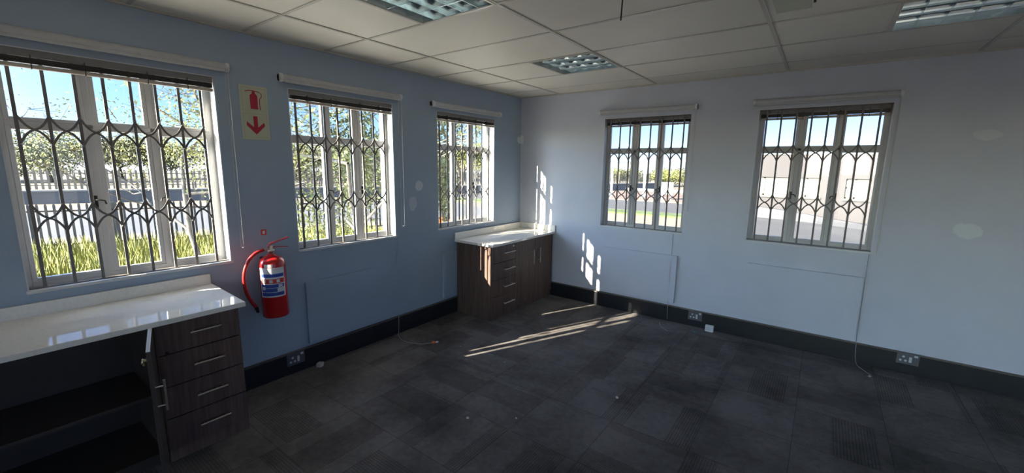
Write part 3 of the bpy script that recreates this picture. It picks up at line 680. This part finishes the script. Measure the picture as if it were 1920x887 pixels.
palisade('palisade_fence', G0+fn_*.2+Vector((0, 0, -.38)), G1+fn_*.2+Vector((0, 0, -.38)), -.38, 1.0, .32, .13, M['fencetan'], 'weathered tan palisade fence on top of the far concrete wall', 3.0)
# bank behind the far wall
strip('bank', M['ground'], 22.5, 80, .9, s0=-30, s1=64)
# grass
rg = random.Random(3); vs = []; fs = []
def blade(x, y, h, w):
    a = rg.random()*6.28; c, s_ = math.cos(a)*w, math.sin(a)*w; b = rg.random()*6.28; lx, ly = math.cos(b)*h*.35*rg.random(), math.sin(b)*h*.35*rg.random()
    o = len(vs); vs.extend([(x-c, y-s_, GZ), (x+c, y+s_, GZ), (x+c*.7+lx*.4, y+s_*.7+ly*.4, GZ+h*.6), (x-c*.7+lx*.4, y-s_*.7+ly*.4, GZ+h*.6), (x+lx, y+ly, GZ+h)])
    fs.extend([(o, o+1, o+2, o+3), (o+3, o+2, o+4)])
for _ in range(26000):
    t = rg.random()*22-1; d = -1.0-rg.random()**1.0*4.8; p = F0+fd*t+fn_*d
    if p.y > 5 : continue
    blade(p.x, p.y, .35+rg.random()*.5, .012+.012*rg.random())
for _ in range(9000):
    t = 16+rg.random()*9; d = -.2-rg.random()*3; p = F0+fd*t+fn_*d
    blade(p.x, p.y, .15+rg.random()*.3, .012+.012*rg.random())
mb = MB(); mb.add(vs, fs); g = mb.build('long_grass', M['grass']); tag(g, 'long sunlit yellow-green grass growing in front of the palisade fence', 'grass', kind='stuff')

# trees: branching limbs and individual leaves
def tree(name, label, x, y, h, cr, crz, zc, nleaf, lsize, leafm, barkm, seed, levels=4, trunk=.09, lean=(0, 0), group=None, spread=.55, inside=.0, z0=GZ, clumps=14, twig=True):
    r = random.Random(seed); root = empty(name, (x, y, z0)); tag(root, label, 'tree', group)
    mb = MB(); tips = []
    def limb(p, d, L, rad, lev):
        pts = [p]; q = p.copy(); dd = d.copy(); n = 4
        for i in range(n):
            dd = (dd+Vector((r.gauss(0, .13), r.gauss(0, .13), r.gauss(.03, .08)))).normalized(); q = q+dd*L/n; pts.append(q.copy())
        mb.tube(pts, [rad*(1-.55*i/n) for i in range(n+1)], 5 if lev else 7, cap=False)
        if lev >= levels: tips.extend(pts[1:]); return
        for k in range(3 if lev < 2 else 2+int(r.random() < .5)):
            b = pts[2+r.randrange(3)]; ax = Vector((r.gauss(0, 1), r.gauss(0, 1), r.gauss(.25, .5))).normalized()
            nd = (dd*(1-spread)+ax*spread*1.3).normalized(); limb(b, nd, L*(.62+.2*r.random()), max(rad*.5, .007), lev+1)
    limb(Vector((0, 0, 0)), Vector((lean[0], lean[1], 1)).normalized(), h*.42, trunk, 0)
    mb.build('trunk', barkm, root)
    vs = []; fs = []
    cl = [Vector((r.gauss(0, .42)*cr, r.gauss(0, .42)*cr, zc+r.gauss(0, .42)*crz)) for _ in range(clumps)]
    for i in range(nleaf):
        if tips and r.random() > inside: c = r.choice(tips); p = c+Vector((r.gauss(0, 1), r.gauss(0, 1), r.gauss(0, 1)))*(h*.025)
        else: c = r.choice(cl); v = Vector((r.gauss(0, 1), r.gauss(0, 1), r.gauss(0, 1))).normalized()*(r.random()**.35); p = c+Vector((v.x*cr*.38, v.y*cr*.38, v.z*crz*.34))
        if p.z < .1: continue
        a = Vector((r.gauss(0, 1), r.gauss(0, 1), r.gauss(0, 1))).normalized(); b = a.orthogonal().normalized(); s_ = lsize*(.6+.8*r.random()); o = len(vs)
        vs += [p-a*s_, p-b*s_*.5, p+a*s_, p+b*s_*.5]; fs.append((o, o+1, o+2, o+3))
    mb = MB(); mb.add(vs, fs); mb.build('foliage', leafm, root); return root
def at(az, d): a = math.radians(az); return CAMX+math.cos(a)*d, CAMY+math.sin(a)*d
x, y = at(181.5, 13.5); tree('autumn_tree', 'sparse autumn tree reaching its bare branches across the large left window', x, y, 8.5, 3.2, 2.6, 5, 3800, .022, M['lf_r'], M['bark'], 5, levels=5, trunk=.16, lean=(0, .25))
x, y = at(163.5, 11.0); tree('birch_tree', 'slender pale tree with loose yellowing leaves right of the large window', x, y, 7.5, 1.2, 2.6, 4.0, 5200, .028, M['lf_y'], M['barkp'], 11, levels=5, trunk=.07, spread=.5, inside=.45)
x, y = at(146.6, 10.5); tree('ivy_clad_tree', 'ivy covered slender tree seen through the middle blue wall window', x, y, 7.5, .95, 2.7, 3.4, 6000, .05, M['lf_g'], M['barkp'], 23, levels=5, trunk=.08, spread=.5, inside=.75)
x, y = at(136.2, 11.5); tree('leafy_tree', 'green leafy tree at the left side of the corner window', x, y, 6.5, .8, 2.6, 3.2, 4200, .05, M['lf_g'], M['bark'], 31, levels=4, trunk=.07, spread=.5, inside=.75)
x, y = at(158.5, 13.5); tree('bare_tree', 'mostly bare tree seen at the left of the middle blue wall window', x, y, 8.0, 1.5, 2.4, 4.6, 1500, .026, M['lf_y'], M['bark'], 37, levels=5, trunk=.10, spread=.5, inside=.1)
ORD = ['first', 'second', 'third', 'fourth', 'fifth', 'sixth', 'seventh', 'eighth', 'ninth', 'tenth', 'eleventh', 'twelfth', 'thirteenth', 'fourteenth', 'fifteenth']
k = 0
rt = random.Random(5)
for az in range(124, 184, 4):
    d = 56+rt.random()*9; x, y = at(az+rt.random()*2, d); hh = 5.2+rt.random()*1.6-(1.2 if az > 170 else 0)
    nm = ORD[14-k]+' from the left of the trees on the bank beyond the far fence'
    tree('distant_tree', nm, x, y, hh, 4.4, 2.4, hh*.48, 5200, .12, M['lf_d'] if k % 2 else M['lf_y'], M['bark'], 50+k, levels=2, trunk=.2, group='distant trees beyond the far fence', inside=.9, z0=-.4, clumps=22); k += 1
for az in range(100, 122, 3):
    d = 68+rt.random()*9; x, y = at(az+rt.random()*2, d)
    tree('distant_tree', ORD[22-k]+' from the left of the low trees below the hills', x, y, 3.4, 3.8, 1.5, 1.4, 3000, .13, M['lf_y'] if k % 2 else M['lf_d'], M['bark'], 50+k, levels=2, trunk=.15, group='distant trees towards the hills', inside=.9, clumps=18); k += 1
# hills
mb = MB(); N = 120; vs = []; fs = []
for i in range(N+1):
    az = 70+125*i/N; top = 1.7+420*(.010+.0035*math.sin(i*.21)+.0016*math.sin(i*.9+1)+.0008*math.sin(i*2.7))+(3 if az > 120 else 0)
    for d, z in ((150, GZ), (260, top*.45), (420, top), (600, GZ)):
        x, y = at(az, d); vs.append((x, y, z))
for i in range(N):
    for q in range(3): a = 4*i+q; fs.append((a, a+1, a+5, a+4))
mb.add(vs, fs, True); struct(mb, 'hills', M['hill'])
# what lies beyond the grey wall
def slab(name, m, x0, x1, y0, y1, z): return struct(MB().box((x0, y0, GZ-.04), (x1, y1, GZ+z)), name, m)
slab('pavement', M['sand'], -8.2, -1.0, .8, 21.2, .045); slab('pavement', M['sand'], -1.0, 20, .8, 17.0, .045); slab('road', M['asphalt'], -1.0, 20, 17.0, 24.0, .04)
slab('lawn', M['verge'], -30, -.9, 21.2, 23.0, .14); slab('road', M['asphalt'], -1.0, 30, 24.0, 26.4, .05)
slab('road', M['asphalt'], -40, -3, 24.0, 32, .06); slab('brick_path', M['pink'], -60, -3, 33, 44, .08)
bw = MB().box((-45, 49, GZ), (-7.5, 49.3, -.95)).build('boundary_wall', M['conc']); tag(bw, 'low grey boundary wall in front of the distant trees', 'wall')
for i, (px_az, d) in enumerate(((113.2, 44), (109.1, 44))):
    x, y = at(px_az, d); e = MB().lathe([(.0001, 0), (.2, 0), (.2, .25), (.12, .3), (.10, 4.0), (.0001, 4.05)], (0, 0, 0), 12).build('white_post', M['white'], loc=(x, y, GZ+.08))
    tag(e, ['left of two tall white posts by the brick path', 'right of two tall white posts by the brick path'][i], 'post', 'tall white posts')
x, y = at(106.3, 42); e = MB().box((-.55, -.06, .5), (.55, .06, 1.6)).box((-.45, -.05, 0), (-.37, .05, .5)).box((.37, -.05, 0), (.45, .05, .5)).build('blank_sign_board', M['white'], loc=(x, y, GZ+.08)); tag(e, 'small blank white board on legs by the distant path', 'sign board')
# pale building
b = empty('pale_building', (-2.6, 27, GZ)); tag(b, 'pale flat-roofed building beyond the road with cream framed windows', 'building')
BW = [(1.9, 4.25), (4.6, 5.75), (6.95, 8.1), (10.2, 12.6)]; zb0, zb1 = 1.36, 2.52
mb = MB(); u = 0
for a, c in BW: mb.box((u, 0, 0), (a, .3, 3.92)); mb.box((a, 0, 0), (c, .3, zb0)); mb.box((a, 0, zb1), (c, .3, 3.92)); u = c
mb.box((u, 0, 0), (16, .3, 3.92)); mb.box((0, .3, 0), (.3, 9, 3.92)); mb.box((15.7, .3, 0), (16, 9, 3.92)); mb.box((.3, 8.7, 0), (15.7, 9, 3.92)); mb.box((.3, .3, 3.5), (15.7, 8.7, 3.6)); mb.build('wall', M['bwall'], b)
MB().box((-.05, -.05, 3.92), (16.05, .35, 3.98)).build('parapet_coping', M['cap'], b)
MB().box((.5, 1.5, 0.0), (15.5, 1.55, 3.4)).build('inner_wall', M['bframe'], b)
for a, c in BW:
    mb = MB(); w = .09
    for q in (a, c-w, a+(c-a)*.36): mb.box((q, .10, zb0), (q+w, .2, zb1))
    mb.box((a, .10, zb0), (c, .2, zb0+w)); mb.box((a, .10, zb1-w), (c, .2, zb1)); mb.box((a, .1, (zb0+zb1)/2), (a+(c-a)*.36, .2, (zb0+zb1)/2+w)); wf = mb.build('window', M['bframe'], b)
    MB().box((a+.02, .14, zb0+.02), (c-.02, .16, zb1-.02)).build('pane', M['bglass'], wf)
    MB().box((a-.08, -.08, zb0-.12), (c+.08, .1, zb0)).build('window_ledge', M['bframe'], b)
mb = MB(); mb.box((6.75, -.35, 0), (9.2, 0, 1.15)); mb.build('pilaster', M['bwall'], b)
# low grey ramp wall sweeping across in front of the building
mb = MB(); P = [(-2.4, 25.6, .75), (0, 25.4, .72), (1.5, 25.0, .6), (3.2, 24.2, .45), (4.6, 23.2, .35), (6.0, 22.0, .25)]
vs = []
for x, y, h in P: vs += [(x, y, GZ), (x, y, GZ+h), (x+.12, y+.22, GZ+h), (x+.12, y+.22, GZ)]
mb.add(vs, [(4*i+q, 4*i+4+q, 4*i+4+(q+1) % 4, 4*i+(q+1) % 4) for i in range(len(P)-1) for q in range(4)]+[(0, 1, 2, 3), (23, 22, 21, 20)])
o = mb.build('ramp_wall', M['broof']); tag(o, 'low curved grey wall sweeping in front of the pale building', 'wall')
x, y = at(136.5, 17.0); e = empty('road_barrier', (x, y, GZ), .9); tag(e, 'orange and white road barrier at the lower left of the corner window', 'barrier')
MB().box((-.6, -.05, .6), (.6, .05, .95)).build('board', M['orange'], e); 
for s_ in (-.45, .45): MB().box((s_-.04, -.2, 0), (s_+.04, .2, .6)).build('leg', M['white'], e)
